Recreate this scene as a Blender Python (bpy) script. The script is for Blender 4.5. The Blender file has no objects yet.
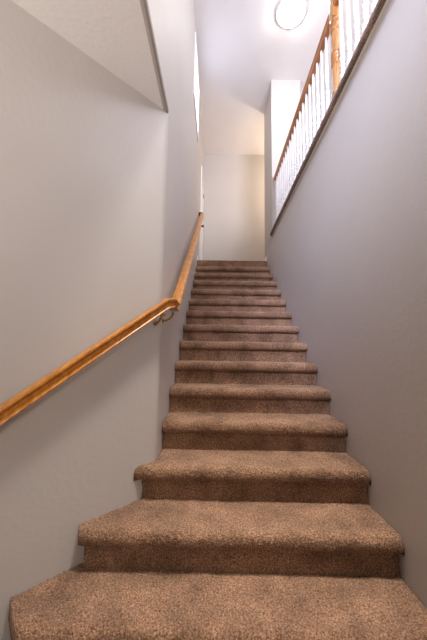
import bpy, bmesh, math, random
import numpy as np
from math import sin, cos, radians, pi, sqrt
random.seed(4)
rng = np.random.default_rng(7)
scene = bpy.context.scene
COL = scene.collection

# ------------------------------------------------------------------ dimensions (metres, camera at the origin)
XL, XR = -0.3345, 0.845          # stairwell walls
RISE, RUN = 0.17923, 0.254
D1, Z1 = 4.661, 1.5229           # nose of the top step, landing height
CEIL = 4.422                     # high ceiling
YB = 6.0                         # back wall
YC = 1.714                       # where the left wall turns 45 degrees
SOFF = 1.55                      # low ceiling
LEDGE = 1.845                    # upstairs floor level
FLOOR = Z1 - 15 * RISE
HX = 2.25                        # far wall of upstairs hall
YF = -2.6
def nose_y(k): return D1 - (k - 1) * RUN
def step_z(k): return Z1 - (k - 1) * RISE

# ------------------------------------------------------------------ materials
def new_mat(name):
    m = bpy.data.materials.new(name); m.use_nodes = True
    nt = m.node_tree; b = nt.nodes['Principled BSDF']
    return m, nt, b
def lnk(nt, a, b): nt.links.new(a, b)
def coords(nt, scale=(1, 1, 1)):
    tc = nt.nodes.new('ShaderNodeTexCoord'); mp = nt.nodes.new('ShaderNodeMapping')
    mp.inputs['Scale'].default_value = scale
    lnk(nt, tc.outputs['Object'], mp.inputs['Vector']); return mp.outputs['Vector']
def noise(nt, vec, scale, detail=3, rough=.55):
    n = nt.nodes.new('ShaderNodeTexNoise'); n.inputs['Scale'].default_value = scale
    n.inputs['Detail'].default_value = detail; n.inputs['Roughness'].default_value = rough
    lnk(nt, vec, n.inputs['Vector']); return n
def ramp(nt, fac, stops):
    r = nt.nodes.new('ShaderNodeValToRGB'); e = r.color_ramp.elements
    while len(e) < len(stops): e.new(.5)
    for el, (p, c) in zip(e, stops): el.position = p; el.color = (*c, 1)
    lnk(nt, fac, r.inputs['Fac']); return r.outputs['Color']
def bump(nt, b, height, strength, dist):
    bp = nt.nodes.new('ShaderNodeBump'); bp.inputs['Strength'].default_value = strength
    bp.inputs['Distance'].default_value = dist
    lnk(nt, height, bp.inputs['Height']); lnk(nt, bp.outputs['Normal'], b.inputs['Normal'])
def paint(name, col, rough=.55, bs=.25, tex=True, sheen=None):
    m, nt, b = new_mat(name); v = coords(nt)
    n = noise(nt, v, 2.2, 2)
    c2 = tuple(x * .965 for x in col)
    lnk(nt, ramp(nt, n.outputs['Fac'], [(.3, c2), (.7, col)]), b.inputs['Base Color'])
    b.inputs['Roughness'].default_value = rough
    if sheen is not None: b.inputs['Specular IOR Level'].default_value = sheen
    if tex:
        n1 = noise(nt, v, 38, 3, .5); n2 = noise(nt, v, 110, 2, .5)
        mx = nt.nodes.new('ShaderNodeMath'); mx.operation = 'MULTIPLY_ADD'
        r1 = ramp(nt, n1.outputs['Fac'], [(.42, (0, 0, 0)), (.62, (1, 1, 1))])
        lnk(nt, n2.outputs['Fac'], mx.inputs[0]); mx.inputs[1].default_value = .35
        lnk(nt, r1, mx.inputs[2])
        bump(nt, b, mx.outputs[0], bs, .004)
    return m
M_WALL = paint('wall_paint', (.54, .50, .47), .5, .07)
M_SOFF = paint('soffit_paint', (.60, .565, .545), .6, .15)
M_CEIL = paint('ceiling_paint', (.88, .85, .86), .7, .12)
M_TRIM = paint('white_trim_paint', (.82, .81, .80), .35, 0, False)
M_BEAD_SHADE = paint('corner_bead_shade', (.34, .29, .26), .6, 0, False)  # shade on the bead put into its colour, darker than the walls
M_WHITE = paint('baluster_paint', (.84, .84, .85), .3, 0, False)

def carpet(name, lo, mid, hi, scale):
    m, nt, b = new_mat(name); v = coords(nt)
    n = noise(nt, v, scale, 3, .7); n2 = noise(nt, v, 6, 2); 
    vo = nt.nodes.new('ShaderNodeTexVoronoi'); vo.inputs['Scale'].default_value = scale * .95
    lnk(nt, v, vo.inputs['Vector'])
    c = ramp(nt, n.outputs['Fac'], [(.33, lo), (.52, mid), (.70, hi)])
    mx = nt.nodes.new('ShaderNodeMix'); mx.data_type = 'RGBA'; mx.blend_type = 'MULTIPLY'
    mx.inputs[0].default_value = 1
    lnk(nt, c, mx.inputs[6])
    lnk(nt, ramp(nt, n2.outputs['Fac'], [(.34, (.66, .64, .62)), (.62, (1.12, 1.12, 1.12))]), mx.inputs[7])
    lnk(nt, mx.outputs[2], b.inputs['Base Color'])
    b.inputs['Roughness'].default_value = .95; b.inputs['Specular IOR Level'].default_value = .1
    b.inputs['Sheen Weight'].default_value = .15; b.inputs['Sheen Roughness'].default_value = .6
    h = nt.nodes.new('ShaderNodeMath'); h.operation = 'SUBTRACT'
    lnk(nt, n.outputs['Fac'], h.inputs[0]); lnk(nt, vo.outputs['Distance'], h.inputs[1])
    bump(nt, b, h.outputs[0], .8, .006)
    return m
M_CARPET = carpet('carpet_pile', (.085, .041, .021), (.32, .176, .100), (.60, .37, .232), 145)
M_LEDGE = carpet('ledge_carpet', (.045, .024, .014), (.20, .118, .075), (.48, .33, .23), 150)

def wood(name, dark, mid, light, axis_scale):
    m, nt, b = new_mat(name); v = coords(nt, axis_scale)
    n = noise(nt, v, 9, 4, .6); w = noise(nt, v, 45, 2, .5)
    ad = nt.nodes.new('ShaderNodeMath'); ad.operation = 'MULTIPLY_ADD'
    lnk(nt, w.outputs['Fac'], ad.inputs[0]); ad.inputs[1].default_value = .35
    lnk(nt, n.outputs['Fac'], ad.inputs[2])
    lnk(nt, ramp(nt, ad.outputs[0], [(.45, dark), (.68, mid), (.9, light)]), b.inputs['Base Color'])
    b.inputs['Roughness'].default_value = .3
    b.inputs['Coat Weight'].default_value = .3; b.inputs['Coat Roughness'].default_value = .2
    return m
M_OAK = wood('honey_oak', (.33, .105, .012), (.52, .20, .030), (.66, .30, .065), (6, 1.2, 2.5))
M_OAKR = wood('upstairs_oak', (.30, .11, .03), (.46, .19, .06), (.58, .27, .10), (8, 1, 8))
M_OAKN = wood('newel_oak', (.36, .145, .035), (.50, .225, .065), (.58, .29, .10), (9, 9, 1.2))
def metal(name, col, rough):
    m, nt, b = new_mat(name); v = coords(nt); n = noise(nt, v, 60, 2)
    lnk(nt, ramp(nt, n.outputs['Fac'], [(.3, tuple(c * .8 for c in col)), (.7, col)]), b.inputs['Base Color'])
    b.inputs['Metallic'].default_value = 1; b.inputs['Roughness'].default_value = rough
    return m
M_BRASS = metal('antique_brass', (.42, .27, .11), .35)
M_BRONZE = metal('dark_bronze', (.11, .07, .045), .4)
def glow(name, col, strength):
    m, nt, b = new_mat(name)
    v = coords(nt); n = noise(nt, v, 3, 1)
    lnk(nt, ramp(nt, n.outputs['Fac'], [(.2, tuple(c * .96 for c in col)), (.8, col)]), b.inputs['Emission Color'])
    b.inputs['Base Color'].default_value = (*col, 1)
    b.inputs['Emission Strength'].default_value = strength
    b.inputs['Roughness'].default_value = .2
    return m
M_DOME = glow('lit_frosted_glass', (1.0, .96, .91), 45)
M_PANE = glow('daylight_pane', (.74, .82, 1.0), 2.2)

# ------------------------------------------------------------------ object helpers
def link(o, parent=None):
    COL.objects.link(o)
    if parent is not None: o.parent = parent
    return o
def mesh_obj(name, verts, faces, mat, parent=None, smooth=False, normals=True):
    me = bpy.data.meshes.new(name); me.from_pydata([tuple(map(float, v)) for v in verts], [], faces); me.update()
    if normals:
        bm = bmesh.new(); bm.from_mesh(me); bmesh.ops.recalc_face_normals(bm, faces=bm.faces[:]); bm.to_mesh(me); bm.free()
    me.materials.append(mat)
    if smooth: me.polygons.foreach_set('use_smooth', [True] * len(me.polygons))
    return link(bpy.data.objects.new(name, me), parent)
def bm_obj(name, bm, mat, parent=None, smooth=False):
    me = bpy.data.meshes.new(name); bmesh.ops.recalc_face_normals(bm, faces=bm.faces[:]); bm.to_mesh(me); bm.free()
    me.materials.append(mat)
    if smooth: me.polygons.foreach_set('use_smooth', [True] * len(me.polygons))
    return link(bpy.data.objects.new(name, me), parent)
def add_box(bm, lo, hi, bevel=0):
    vs = [bm.verts.new((x, y, z)) for x in (lo[0], hi[0]) for y in (lo[1], hi[1]) for z in (lo[2], hi[2])]
    fs = [bm.faces.new([vs[i] for i in f]) for f in ((0, 1, 3, 2), (4, 6, 7, 5), (0, 4, 5, 1), (2, 3, 7, 6), (0, 2, 6, 4), (1, 5, 7, 3))]
    if bevel:
        es = list({e for f in fs for e in f.edges})
        bmesh.ops.bevel(bm, geom=es, offset=bevel, segments=2, affect='EDGES', profile=.6)
def add_prism(bm, poly, z0, z1):
    a = [bm.verts.new((x, y, z0)) for x, y in poly]; b = [bm.verts.new((x, y, z1)) for x, y in poly]
    n = len(poly); bm.faces.new(a); bm.faces.new(b)
    for i in range(n): bm.faces.new((a[i], a[(i + 1) % n], b[(i + 1) % n], b[i]))
def add_lathe(bm, prof, cx, cy, seg=16, square=()):
    rings = []
    for r, z in prof:
        rings.append([bm.verts.new((cx + r * cos(2 * pi * i / seg), cy + r * sin(2 * pi * i / seg), z)) for i in range(seg)])
    for a, b in zip(rings, rings[1:]):
        for i in range(seg): bm.faces.new((a[i], a[(i + 1) % seg], b[(i + 1) % seg], b[i]))
    bm.faces.new(rings[0]); bm.faces.new(rings[-1])
def add_tube(bm, pts, r, seg=8):
    from mathutils import Vector
    pts = [Vector(p) for p in pts]; rings = []
    for i, p in enumerate(pts):
        t = (pts[min(i + 1, len(pts) - 1)] - pts[max(i - 1, 0)]).normalized()
        u = t.cross(Vector((0, 0, 1)));
        if u.length < 1e-3: u = Vector((1, 0, 0))
        u.normalize(); w = t.cross(u); rr = r[i] if isinstance(r, (list, tuple)) else r
        rings.append([bm.verts.new(p + (u * cos(2 * pi * k / seg) + w * sin(2 * pi * k / seg)) * rr) for k in range(seg)])
    for a, b in zip(rings, rings[1:]):
        for k in range(seg): bm.faces.new((a[k], a[(k + 1) % seg], b[(k + 1) % seg], b[k]))
    bm.faces.new(rings[0]); bm.faces.new(rings[-1])
def thing(name, label, cat, loc=(0, 0, 0)):
    o = link(bpy.data.objects.new(name, None)); o.location = loc; o.empty_display_size = .1
    o['label'] = label; o['category'] = cat
    bpy.context.view_layer.update()
    return o
def keep(o, parent):           # parent while keeping world place
    o.parent = parent; o.matrix_parent_inverse = parent.matrix_world.inverted(); return o
def struct(o): o['kind'] = 'structure'; return o

# ------------------------------------------------------------------ the room shell
T = .12
bm = bmesh.new()                                   # left wall: stair part, and the part above the low ceiling
add_box(bm, (XL - T, YC + .05, FLOOR - .1), (XL, YB + T, CEIL))
wl = struct(bm_obj('wall_left', bm, M_WALL))
bm = bmesh.new()
add_box(bm, (XL - T, YF, SOFF + .03), (XL, YC + .05, CEIL))
struct(bm_obj('wall_left_upper', bm, M_WALL))

# the 45 degree wall with a rounded corner where it meets the stair wall
R_ = .085; sb = R_ * math.tan(radians(22.5)); S2 = sqrt(.5)
cx, cy = XL - R_, YC + sb
arc = [(cx + R_ * cos(-a), cy + R_ * sin(-a)) for a in np.linspace(0, radians(45), 9)]
Lf = 3.2
endp = (arc[-1][0] - Lf * S2, arc[-1][1] - Lf * S2)
plan = [(XL, YC + .05)] + arc + [(arc[-1][0] - t * S2, arc[-1][1] - t * S2) for t in np.linspace(.3, Lf, 8)]
vs, fs = [], []
for x, y in plan: vs += [(x, y, FLOOR - .1), (x, y, SOFF + .03)]
for i in range(len(plan) - 1): fs.append((2 * i, 2 * i + 1, 2 * i + 3, 2 * i + 2))
nb = len(vs)                                        # back side, so the wall has thickness
vs += [(endp[0] - .12, endp[1] + .05, FLOOR - .1), (endp[0] - .12, endp[1] + .05, SOFF + .03), (XL - .11, YC + .05, FLOOR - .1), (XL - .11, YC + .05, SOFF + .03)]
e = 2 * (len(plan) - 1)
fs += [(e, e + 1, nb + 1, nb), (nb, nb + 1, nb + 3, nb + 2), (nb + 2, nb + 3, 1, 0)]
wf = struct(mesh_obj('wall_entry', vs, fs, M_WALL))
for p in wf.data.polygons: p.use_smooth = True
wf.data.set_sharp_from_angle(angle=radians(40))

bm = bmesh.new()                                   # low ceiling over the entry, its right edge in the plane of the left wall
add_prism(bm, [(XL - .026, YF), (XL - .026, YC + .02), (XL - .30, YC + .02), (-2.9, YC - 2.3), (-2.9, YF)], SOFF, SOFF + .10)
struct(bm_obj('ceiling_entry', bm, M_SOFF))
# corner bead along the edge, its shade painted in as a darker tone
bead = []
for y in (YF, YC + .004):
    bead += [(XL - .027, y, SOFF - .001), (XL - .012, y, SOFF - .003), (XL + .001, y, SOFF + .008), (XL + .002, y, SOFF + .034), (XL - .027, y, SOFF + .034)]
struct(mesh_obj('trim_1', bead, [(0, 1, 6, 5), (1, 2, 7, 6), (2, 3, 8, 7), (3, 4, 9, 8), (4, 0, 5, 9), (0, 1, 2, 3, 4), (5, 6, 7, 8, 9)], M_BEAD_SHADE))

bm = bmesh.new()                                   # right wall below the balcony ledge
add_box(bm, (XR, YF, FLOOR - .1), (XR + T, 4.885, 1.760))
struct(bm_obj('wall_right', bm, M_WALL))
bm = bmesh.new()                                   # wall end at the top of the stairs, its near side turning off at 45 degrees
add_prism(bm, [(XR, 4.21), (1.312, 4.21), (HX, 5.15), (HX, 5.30), (1.26, 4.885), (XR, 4.885)], LEDGE - .10, CEIL)
struct(bm_obj('wall_landing_right', bm, M_WALL))
bm = bmesh.new(); add_box(bm, (XL - T, YB, Z1 - .4), (HX + .9, YB + T, CEIL)); struct(bm_obj('wall_back', bm, M_WALL))
bm = bmesh.new(); add_box(bm, (HX, YF, LEDGE - .2), (HX + T, 5.15, CEIL)); struct(bm_obj('wall_hall', bm, paint('hall_paint', (.60, .585, .59), .6, .1)))
bm = bmesh.new(); add_box(bm, (HX + .8, 4.9, Z1 - .2), (HX + .9, YB, CEIL)); struct(bm_obj('wall_passage', bm, M_WALL))
bm = bmesh.new(); add_box(bm, (XL - T, YF, CEIL), (HX + .9, YB + T, CEIL + .1)); struct(bm_obj('ceiling', bm, M_CEIL))
bm = bmesh.new(); add_box(bm, (-2.9, YF, FLOOR - .1), (XR, 1.13, FLOOR)); struct(bm_obj('floor', bm, M_CARPET))
bm = bmesh.new(); add_box(bm, (XL, D1 + .0, Z1 - .2), (HX + .8, YB, Z1 - .004)); struct(bm_obj('floor_landing', bm, M_CARPET))
bm = bmesh.new(); add_box(bm, (XR + T, YF, LEDGE - .12), (HX, 4.2, LEDGE - .003)); struct(bm_obj('floor_hall', bm, M_CARPET))
tb = []
for y in (YF, 4.205): tb += [(XR, y, 1.7595), (XR - .016, y, 1.7595), (XR - .014, y, 1.753), (XR - .007, y, 1.747), (XR, y, 1.744)]
struct(mesh_obj('trim_2', tb, [(0, 1, 6, 5), (1, 2, 7, 6), (2, 3, 8, 7), (3, 4, 9, 8), (4, 0, 5, 9), (0, 1, 2, 3, 4), (5, 6, 7, 8, 9)], M_WALL))
# baseboards at the landing
bm = bmesh.new(); add_box(bm, (XL, D1 + .03, Z1), (XL + .014, 5.235, Z1 + .085), .004); struct(bm_obj('baseboard_left', bm, M_TRIM))
bm = bmesh.new(); add_box(bm, (XR - .014, D1 + .03, Z1), (XR, 4.895, Z1 + .085), .004); struct(bm_obj('baseboard_right', bm, M_TRIM))

# door in the left wall at the landing
bm = bmesh.new()
cw, pr = .065, .022
y0, y1, zt = 5.24, 5.985, Z1 + 2.03
add_box(bm, (XL, y0, Z1), (XL + pr, y0 + cw, zt - .0), .004)
add_box(bm, (XL, y1 - cw, Z1), (XL + pr, y1, zt), .004)
add_box(bm, (XL, y0, zt), (XL + pr, y1, zt + cw), .004)
dr = struct(bm_obj('door_1', bm, M_TRIM))
bm = bmesh.new()
add_box(bm, (XL, y0 + cw, Z1 + .01), (XL + .008, y1 - cw, zt))
for a, b in ((.15, .85), (1.0, 1.85)): add_box(bm, (XL + .008, y0 + cw + .09, Z1 + a), (XL + .013, y1 - cw - .09, Z1 + b), .004)
bm_obj('door_panel', bm, M_TRIM, dr)
bm = bmesh.new(); add_tube(bm, [(XL + .008, 5.40, Z1 + .93), (XL + .03, 5.40, Z1 + .93), (XL + .04, 5.40, Z1 + .93), (XL + .06, 5.40, Z1 + .93), (XL + .068, 5.40, Z1 + .93)], [.026, .012, .024, .028, .012], 12)
bm_obj('door_knob', bm, M_BRONZE, dr, True)
for zz in (.25, 1.8):
    bm = bmesh.new(); add_tube(bm, [(XL + .026, y1 - cw - .01, Z1 + zz), (XL + .026, y1 - cw - .01, Z1 + zz + .09)], .007, 8)
    bm_obj('hinge', bm, M_BRONZE, dr)

# window high in the left wall
wy0, wy1, wz0, wz1 = 3.35, 4.20, 3.36, 4.22
bm = bmesh.new(); f = .06
for lo, hi in (((XL, wy0, wz0), (XL + .013, wy0 + f, wz1)), ((XL, wy1 - f, wz0), (XL + .013, wy1, wz1)), ((XL, wy0 + f, wz1 - f), (XL + .013, wy1 - f, wz1)),
               ((XL, wy0, wz0 - .05), (XL + .013, wy1, wz0)), ((XL, (wy0 + wy1) / 2 - .02, wz0), (XL + .011, (wy0 + wy1) / 2 + .02, wz1 - f))):
    add_box(bm, lo, hi, .004)
win = struct(bm_obj('window_1', bm, M_TRIM))
bm = bmesh.new(); add_box(bm, (XL, wy0 + f, wz0), (XL + .008, wy1 - f, wz1 - f)); bm_obj('pane', bm, M_PANE, win)

# ------------------------------------------------------------------ carpeted staircase
stairs = thing('staircase', 'brown carpeted staircase with rounded step noses climbing between the walls', 'stairs', (.25, 1.1, FLOOR))
TH, OV = .076, .036
def wall_x(y):
    """left wall as a function of y (stair wall, rounded corner, 45 degree wall)"""
    if y >= cy: return XL
    a = math.asin(min(1, (cy - y) / R_)) if (cy - y) < R_ * S2 else None
    if a is not None: return cx + R_ * cos(a)
    return arc[-1][0] - (arc[-1][1] - y)
ENDC = {14: 1.422, 15: 1.242}
def left_x(k, y):
    yc = ENDC.get(k)
    if yc is not None and y < yc: return wall_x(yc) + (.85 if k == 15 else .40) * (yc - y) + .003
    return wall_x(y) + .003
def profile(k, ds):
    yn = nose_y(k); z = step_z(k); yb = (nose_y(k - 1) + OV + (.09 if k >= 14 else .010)) if k > 1 else D1 + .35
    pts = []
    n = max(3, int((yb - yn - .04) / ds))
    for i in range(n): pts.append((yb + (yn + .034 - yb) * i / n, z))
    r1, r2 = .034, TH / 2                          # soft rolled nose
    m = max(8, int(pi * .03 / ds))
    for i in range(m + 1):
        a = pi / 2 + pi * i / m
        rr = r1 if True else r2
        pts.append((yn + .034 + r1 * cos(a) , z - TH / 2 + r2 * (abs(sin(a)) ** .85) * (1 if sin(a) >= 0 else -1)))
    pts.append((yn + OV + .012, z - TH))
    return pts
def ribbon(name, k, pts, ds, amp, inset=0, depth=0):
    """sweep a profile across the stair from the left wall to the right wall, pile raised by small random tufts"""
    width = XR - left_x(k, pts[len(pts) // 2][0])
    nx = int(width / ds)
    P = np.array(pts); npf = len(P)
    t = np.gradient(P, axis=0); nrm = np.stack([-t[:, 1], t[:, 0]], 1); nrm /= np.linalg.norm(nrm, axis=1)[:, None] + 1e-9
    nrm *= -1 if nrm[0, 1] < 0 or (abs(nrm[0, 1]) < 1e-6 and nrm[0, 0] > 0) else 1
    s = np.linspace(0, 1, nx + 1)
    d = rng.normal(0, 1, (nx + 1, npf)); low = rng.normal(0, 1, (nx // 8 + 3, npf // 8 + 3))
    ii = np.linspace(0, low.shape[0] - 1.001, nx + 1); jj = np.linspace(0, low.shape[1] - 1.001, npf)
    i0 = ii.astype(int); j0 = jj.astype(int); fi = (ii - i0)[:, None]; fj = (jj - j0)[None]
    lw = (low[i0][:, j0] * (1 - fi) * (1 - fj) + low[i0 + 1][:, j0] * fi * (1 - fj) + low[i0][:, j0 + 1] * (1 - fi) * fj + low[i0 + 1][:, j0 + 1] * fi * fj)
    off = (d * amp * .55 + lw * amp * .6).clip(-2 * amp, 2 * amp)
    off[:, -1] = 0; off[:, 0] = 0
    Y = P[:, 0][None] + nrm[:, 0][None] * off
    lf = np.vectorize(lambda y: left_x(k, y) + inset)
    # soften both ends of the nose
    lx = lf(Y)
    X = lx + s[:, None] * (XR - .003 - lx)
    edge = np.minimum(X - lx, (XR - X)); soft = np.clip(1 - edge / .022, 0, 1) ** 2 * .005
    Y = Y - nrm[:, 0][None] * soft; Z = P[:, 1][None] + nrm[:, 1][None] * (off - soft)
    X = np.maximum(X, lf(Y))
    V = np.stack([X, Y, Z], 2).reshape(-1, 3)
    a = (np.arange(nx)[:, None] * npf + np.arange(npf - 1)[None]).ravel()
    F = np.stack([a, a + 1, a + npf + 1, a + npf], 1)
    fl = [tuple(f) for f in F.tolist()]
    # end caps and underside so that each piece is a solid
    V = V.tolist()
    for e in (0, nx):                               # end faces
        b = len(V)
        for q in range(npf):
            x_, y_, z_ = V[e * npf + q]
            V.append([max(x_, left_x(k, y_ + depth) + inset) if False else x_, y_ + depth, z_] if depth else [x_, y_, step_z(k) - TH])
        if depth and e == 0: V[b:] = [[max(v[0], wall_x(v[1]) + .002), v[1], v[2]] for v in V[b:]]
        fl += [(e * npf + q, e * npf + q + 1, b + q + 1, b + q) for q in range(npf - 1)]
    o = mesh_obj(name, V, fl, M_CARPET, None, True, normals=True)
    o.data.set_sharp_from_angle(angle=radians(75))
    return keep(o, stairs)
for k in range(1, 16):
    ds = .006 if k >= 12 else (.008 if k >= 9 else .012)
    amp = .0036 if k >= 12 else .0026
    ribbon('tread', k, profile(k, ds), ds, amp)
    z = step_z(k); yr = nose_y(k) + OV; zb = step_z(k + 1) - .006
    n = max(4, int((z - TH - zb) / ds))
    pr_ = [(yr, z - TH + .006 + (zb - z + TH - .006) * i / n) for i in range(n + 1)]
    pr_ += [(yr + .012, zb)]
    pr_ = [(yr + .012, z - TH + .006)] + pr_
    ribbon('riser', k, pr_, ds, amp * .7, .028 if k >= 14 else .001, .085 if k >= 14 else .012)

# ------------------------------------------------------------------ wall handrail
OFF = .066
hr = thing('handrail', 'honey oak wall handrail running up the left wall on metal brackets', 'handrail', (XL, 1.8, .3))
half = [(.018, -.074), (.026, -.071), (.0275, -.066), (.026, -.061), (.019, -.056), (.011, -.047), (.011, -.035), (.020, -.026), (.030, -.021), (.0325, -.015), (.031, -.007), (.020, -.0015)]
prof = [(-half[0][0], half[0][1])] + half + [(0, 0)] + [(-u, w) for u, w in reversed(half[1:])]
def sweep(name, path, prof, mat, parent, vs=1.0):
    vs = vs if isinstance(vs, list) else [vs] * len(path)
    from mathutils import Vector
    path = [Vector(p) for p in path]; n = len(prof); V = []
    for i, p in enumerate(path):
        a = (p - path[i - 1]) if i else (path[1] - p); b = (path[i + 1] - p) if i < len(path) - 1 else a
        a = Vector((a.x, a.y, 0)).normalized(); b = Vector((b.x, b.y, 0)).normalized()
        sa, sb_ = Vector((a.y, -a.x, 0)), Vector((b.y, -b.x, 0))
        sd = (sa + sb_).normalized(); sd /= max(.4, sd.dot(sa))
        for u, w in prof: V.append(p + sd * u + Vector((0, 0, w * vs[i])))
    F = []
    for i in range(len(path) - 1):
        for j in range(n): F.append((i * n + j, i * n + (j + 1) % n, (i + 1) * n + (j + 1) % n, (i + 1) * n + j))
    F += [tuple(range(n)), tuple(range((len(path) - 1) * n, len(path) * n))]
    o = mesh_obj(name, V, F, mat, None, True); o.data.set_sharp_from_angle(angle=radians(38))
    return keep(o, parent)
zl = .312
cor = (XL + OFF, YC - OFF * math.tan(radians(22.5)))
A = (cor[0] - .035 * S2, cor[1] - .035 * S2)
dl = 1.25
path = [(A[0] - dl * S2, A[1] - dl * S2, zl - .004 - .70 * dl), (A[0], A[1], zl - .004), (cor[0], cor[1], zl)]
pathB = [(cor[0], 1.845, zl), (cor[0], 1.93, zl + .0606), (cor[0], 4.86, zl + (4.86 - 1.845) * .7135)]
sweep('rail', path + pathB, prof, M_OAK, hr, [1.06, .98, .80, .80, .95, 1.06])
# short return to the wall at the top end
te = pathB[-1]
sweep('rail_return', [(te[0] + .0, te[1] - .012, te[2] - .006), (XL + .001, te[1] - .012, te[2] - .006)], [(u * .7, w) for u, w in prof], M_BRONZE, hr, 1)
def bracket(px, py, pz, nx, ny, mat):
    """rose on the wall, curved arm, saddle under the rail; (px,py,pz) = underside of rail, (nx,ny) = wall normal"""
    g = bpy.data.objects.new('bracket', None); link(g); g.location = (px, py, pz); bpy.context.view_layer.update(); keep(g, hr); bpy.context.view_layer.update()
    W = lambda d, z: (px + nx * (d - OFF), py + ny * (d - OFF), pz + z)
    bm = bmesh.new(); add_tube(bm, [W(.001, -.048), W(.005, -.048), W(.009, -.048)], [.016, .016, .010], 14); keep(bm_obj('rose', bm, mat, None, True), g)
    bm = bmesh.new(); add_tube(bm, [W(.006, -.048), W(.022, -.046), W(.042, -.038), W(.058, -.022), W(OFF, -.004)], [.008, .0075, .007, .007, .008], 10); keep(bm_obj('arm', bm, mat, None, True), g)
    bm = bmesh.new(); ax = (-ny, nx)
    add_tube(bm, [(px - ax[0] * .022, py - ax[1] * .022, pz - .004), (px + ax[0] * .022, py + ax[1] * .022, pz - .004)], .006, 8); keep(bm_obj('saddle', bm, mat, None, True), g)
def on_flare(t): return (A[0] - t * S2, A[1] - t * S2, zl - .004 - .70 * t - .078)
p = on_flare(.03); bracket(*p, S2, -S2, M_BRASS)
p = on_flare(.95); bracket(*p, S2, -S2, M_BRASS)
bracket(cor[0], 1.765, zl - .079, 1, 0, M_BRASS)
for y in (3.02, 4.45): bracket(cor[0], y, zl + (y - 1.845) * .7135 - .082, 1, 0, M_BRONZE)

# ------------------------------------------------------------------ carpet wrapped ledge along the upstairs hall
LX0 = XR - .030
lp = [(XR + .001, 1.762), (XR - .014, 1.763)]
c_ = [(LX0 + .004, 1.768), (LX0 - .003, 1.780), (LX0 - .005, 1.797), (LX0 - .003, 1.814), (LX0 + .004, 1.828), (LX0 + .016, 1.838), (LX0 + .030, 1.843), (XR + T, 1.845), (XR + T, 1.762)]
lp += c_
ya, yb_ = YF, 4.21; ny = 420
V = []; n = len(lp)
for i in range(ny + 1):
    y = ya + (yb_ - ya) * i / ny
    for j, (x, z) in enumerate(lp):
        jx, jz = (rng.normal(0, .0012), rng.normal(0, .0012)) if 0 < j < 8 else (0, 0)
        V.append((x + jx, y, z + jz))
F = [(i * n + j, i * n + (j + 1) % n, (i + 1) * n + (j + 1) % n, (i + 1) * n + j) for i in range(ny) for j in range(n)]
F += [tuple(range(n)), tuple(range(ny * n, ny * n + n))]
lg = mesh_obj('balcony_ledge', V, F, M_LEDGE, None, True); lg.data.set_sharp_from_angle(angle=radians(60))
lg['label'] = 'brown carpet wrapped ledge capping the right wall under the white balusters'; lg['category'] = 'ledge'

# ------------------------------------------------------------------ balcony railing
BX = XR + .058
rl = thing('balcony_railing', 'upstairs railing of white turned balusters with oak newel and rail on the ledge', 'railing', (BX, 2.0, LEDGE))
NY = 1.972
rz = 2.675
rprof = [(-.020, 0), (.020, 0), (.024, .006), (.024, .016), (.017, .024), (.020, .034), (.028, .042), (.029, .052), (.022, .061), (.010, .065), (-.010, .065), (-.022, .061), (-.029, .052), (-.028, .042), (-.020, .034), (-.017, .024), (-.024, .016), (-.024, .006)]
sweep('rail', [(BX, NY + .034, rz), (BX, 4.207, rz)], rprof, M_OAKR, rl)
sweep('rail', [(BX, YF + .3, rz), (BX, NY - .034, rz)], rprof, M_OAKR, rl)
# newel post
bm = bmesh.new()
add_box(bm, (BX - .036, NY - .036, LEDGE), (BX + .036, NY + .036, LEDGE + .12), .004)
G = 1.4
pf = [(.030, LEDGE + .12), (.022, LEDGE + .135), (.0225, 2.06), (.024, 2.19), (.030, 2.200), (.031, 2.212), (.025, 2.222), (.030, 2.232), (.031, 2.244), (.025, 2.254), (.030, 2.264), (.031, 2.276), (.025, 2.286), (.030, 2.296), (.029, 2.306), (.020, 2.318),
      (.0225, 2.36), (.025, 2.42), (.024, 2.46), (.021, 2.485), (.028, 2.495), (.029, 2.507), (.023, 2.517), (.028, 2.527), (.029, 2.539), (.023, 2.550), (.030, 2.560), (.030, 2.580), (.026, 2.592)]
add_lathe(bm, [(r * G, z) for r, z in pf], BX, NY, 24)
add_box(bm, (BX - .036, NY - .036, 2.592), (BX + .036, NY + .036, 2.86), .004)
add_lathe(bm, [(.028, 2.86), (.028, 2.875), (.046, 2.885), (.046, 2.895), (.036, 2.91), (.043, 2.94), (.036, 2.97), (.014, 2.99)], BX, NY, 24)
nw = bm_obj('newel_post', bm, M_OAKN, None, True); nw.data.set_sharp_from_angle(angle=radians(35)); keep(nw, rl)
nw['label'] = 'turned honey oak newel post'
# balusters
bm = bmesh.new()
add_box(bm, (-.017, -.017, 0), (.017, .017, .195), .002)
bp = [(.016, .195), (.009, .206), (.018, .220), (.018, .230), (.009, .240), (.018, .252), (.018, .262), (.010, .274), (.0165, .296), (.019, .312), (.019, .322), (.0095, .334), (.018, .346), (.014, .360), (.0165, .40), (.0135, .48), (.0115, .58), (.0105, .68), (.0115, .74), (.0105, .75), (.0092, rz - LEDGE - .0005)]
add_lathe(bm, bp, 0, 0, 14)
base = bm_obj('baluster', bm, M_WHITE, None, True); base.data.set_sharp_from_angle(angle=radians(35))
PITCH = .108
ys = []
y = NY + .085
while y < 4.17: ys.append(y); y += PITCH
y = NY - .085
while y > .55: ys.append(y); y -= PITCH
for i, y in enumerate(ys):
    o = base if i == 0 else base.copy()
    if i: COL.objects.link(o)
    o.parent = rl; o.location = (0, y - 2.0, 0)

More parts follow.
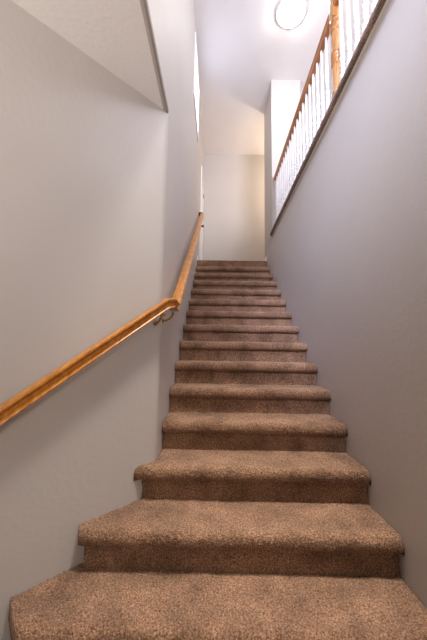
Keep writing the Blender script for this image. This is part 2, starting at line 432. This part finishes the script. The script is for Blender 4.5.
# ------------------------------------------------------------------ ceiling light
lt = thing('ceiling_light', 'round white flush mount ceiling light glowing on the high ceiling', 'light', (.92, 3.26, CEIL))
bm = bmesh.new(); add_lathe(bm, [(.175, 0), (.192, -.004), (.194, -.022), (.182, -.030), (.170, -.030)], 0, 0, 40)
o = bm_obj('base_ring', bm, M_TRIM, lt, True); o.data.set_sharp_from_angle(angle=radians(40))
bm = bmesh.new(); add_lathe(bm, [(.170 * cos(a), -.028 - .07 * sin(a)) for a in np.linspace(0, pi / 2 - .05, 10)], 0, 0, 40)
bm_obj('glass_dome', bm, M_DOME, lt, True)

# ------------------------------------------------------------------ light
def area(name, loc, target, size, sy, power, col, spread=180):
    from mathutils import Vector
    l = bpy.data.lights.new(name, 'AREA'); l.shape = 'RECTANGLE'; l.size = size; l.size_y = sy; l.energy = power; l.color = col; l.spread = radians(spread)
    o = link(bpy.data.objects.new(name, l)); o.location = loc
    o.rotation_euler = (Vector(target) - Vector(loc)).to_track_quat('-Z', 'Y').to_euler(); return o
def point(name, loc, power, col, rad=.1):
    l = bpy.data.lights.new(name, 'POINT'); l.energy = power; l.color = col; l.shadow_soft_size = rad
    o = link(bpy.data.objects.new(name, l)); o.location = loc; return o
area('hall_daylight', (1.6, -.9, 3.2), (1.55, 4.2, 4.1), 1.1, 1.4, 130, (.86, .88, 1.0), 125)
point('passage_lamp', (1.75, 5.40, 3.55), 44, (1.0, .82, .62), .12)
area('entry_bounce_fill', (-1.6, -1.6, -.8), (-.85, .3, 1.55), 1.0, 1.0, 25, (1.0, .92, .86), 70)  # added uplight out of view, acts as floor bounce onto the low ceiling
area('entry_fill', (.72, -2.0, .9), (-1.1, .9, -.3), .3, 1.0, 7, (1.0, .90, .80), 75)  # added fill behind the camera for the angled entry wall
area('upper_cool_fill', (-.1, -1.9, 3.7), (.845, 1.45, 1.65), 1.0, 1.2, 38, (.66, .72, 1.0), 32)  # added out of view, gives the upper right wall its lavender tint
area('stairwell_fill', (.55, .75, 4.40), (.30, 1.45, -.8), .7, .9, 27, (1.0, .93, .85), 44)  # added overhead fill out of view, brightens the lower treads

w = bpy.data.worlds.new('world'); scene.world = w; w.use_nodes = True
bg = w.node_tree.nodes['Background']; bg.inputs['Color'].default_value = (1.0, .88, .78, 1); bg.inputs['Strength'].default_value = .12

# ------------------------------------------------------------------ camera
cam = bpy.data.cameras.new('camera'); co = link(bpy.data.objects.new('camera', cam)); scene.camera = co
cam.sensor_fit = 'HORIZONTAL'; cam.sensor_width = 36; cam.lens = 285 / 427 * 36; cam.clip_start = .02
pitch, yaw, roll = 0.1087057, -0.0084254, 0.0158871
from mathutils import Matrix, Vector
f = Vector((sin(yaw) * cos(pitch), cos(yaw) * cos(pitch), sin(pitch)))
rt = f.cross(Vector((0, 0, 1))).normalized(); up = rt.cross(f)
R2 = cos(roll) * rt + sin(roll) * up; U2 = -sin(roll) * rt + cos(roll) * up
co.matrix_world = Matrix(((R2.x, U2.x, -f.x, 0), (R2.y, U2.y, -f.y, 0), (R2.z, U2.z, -f.z, 0), (0, 0, 0, 1)))

scene.view_settings.view_transform = 'Standard'
scene.view_settings.look = 'None'
scene.view_settings.exposure = 0.0
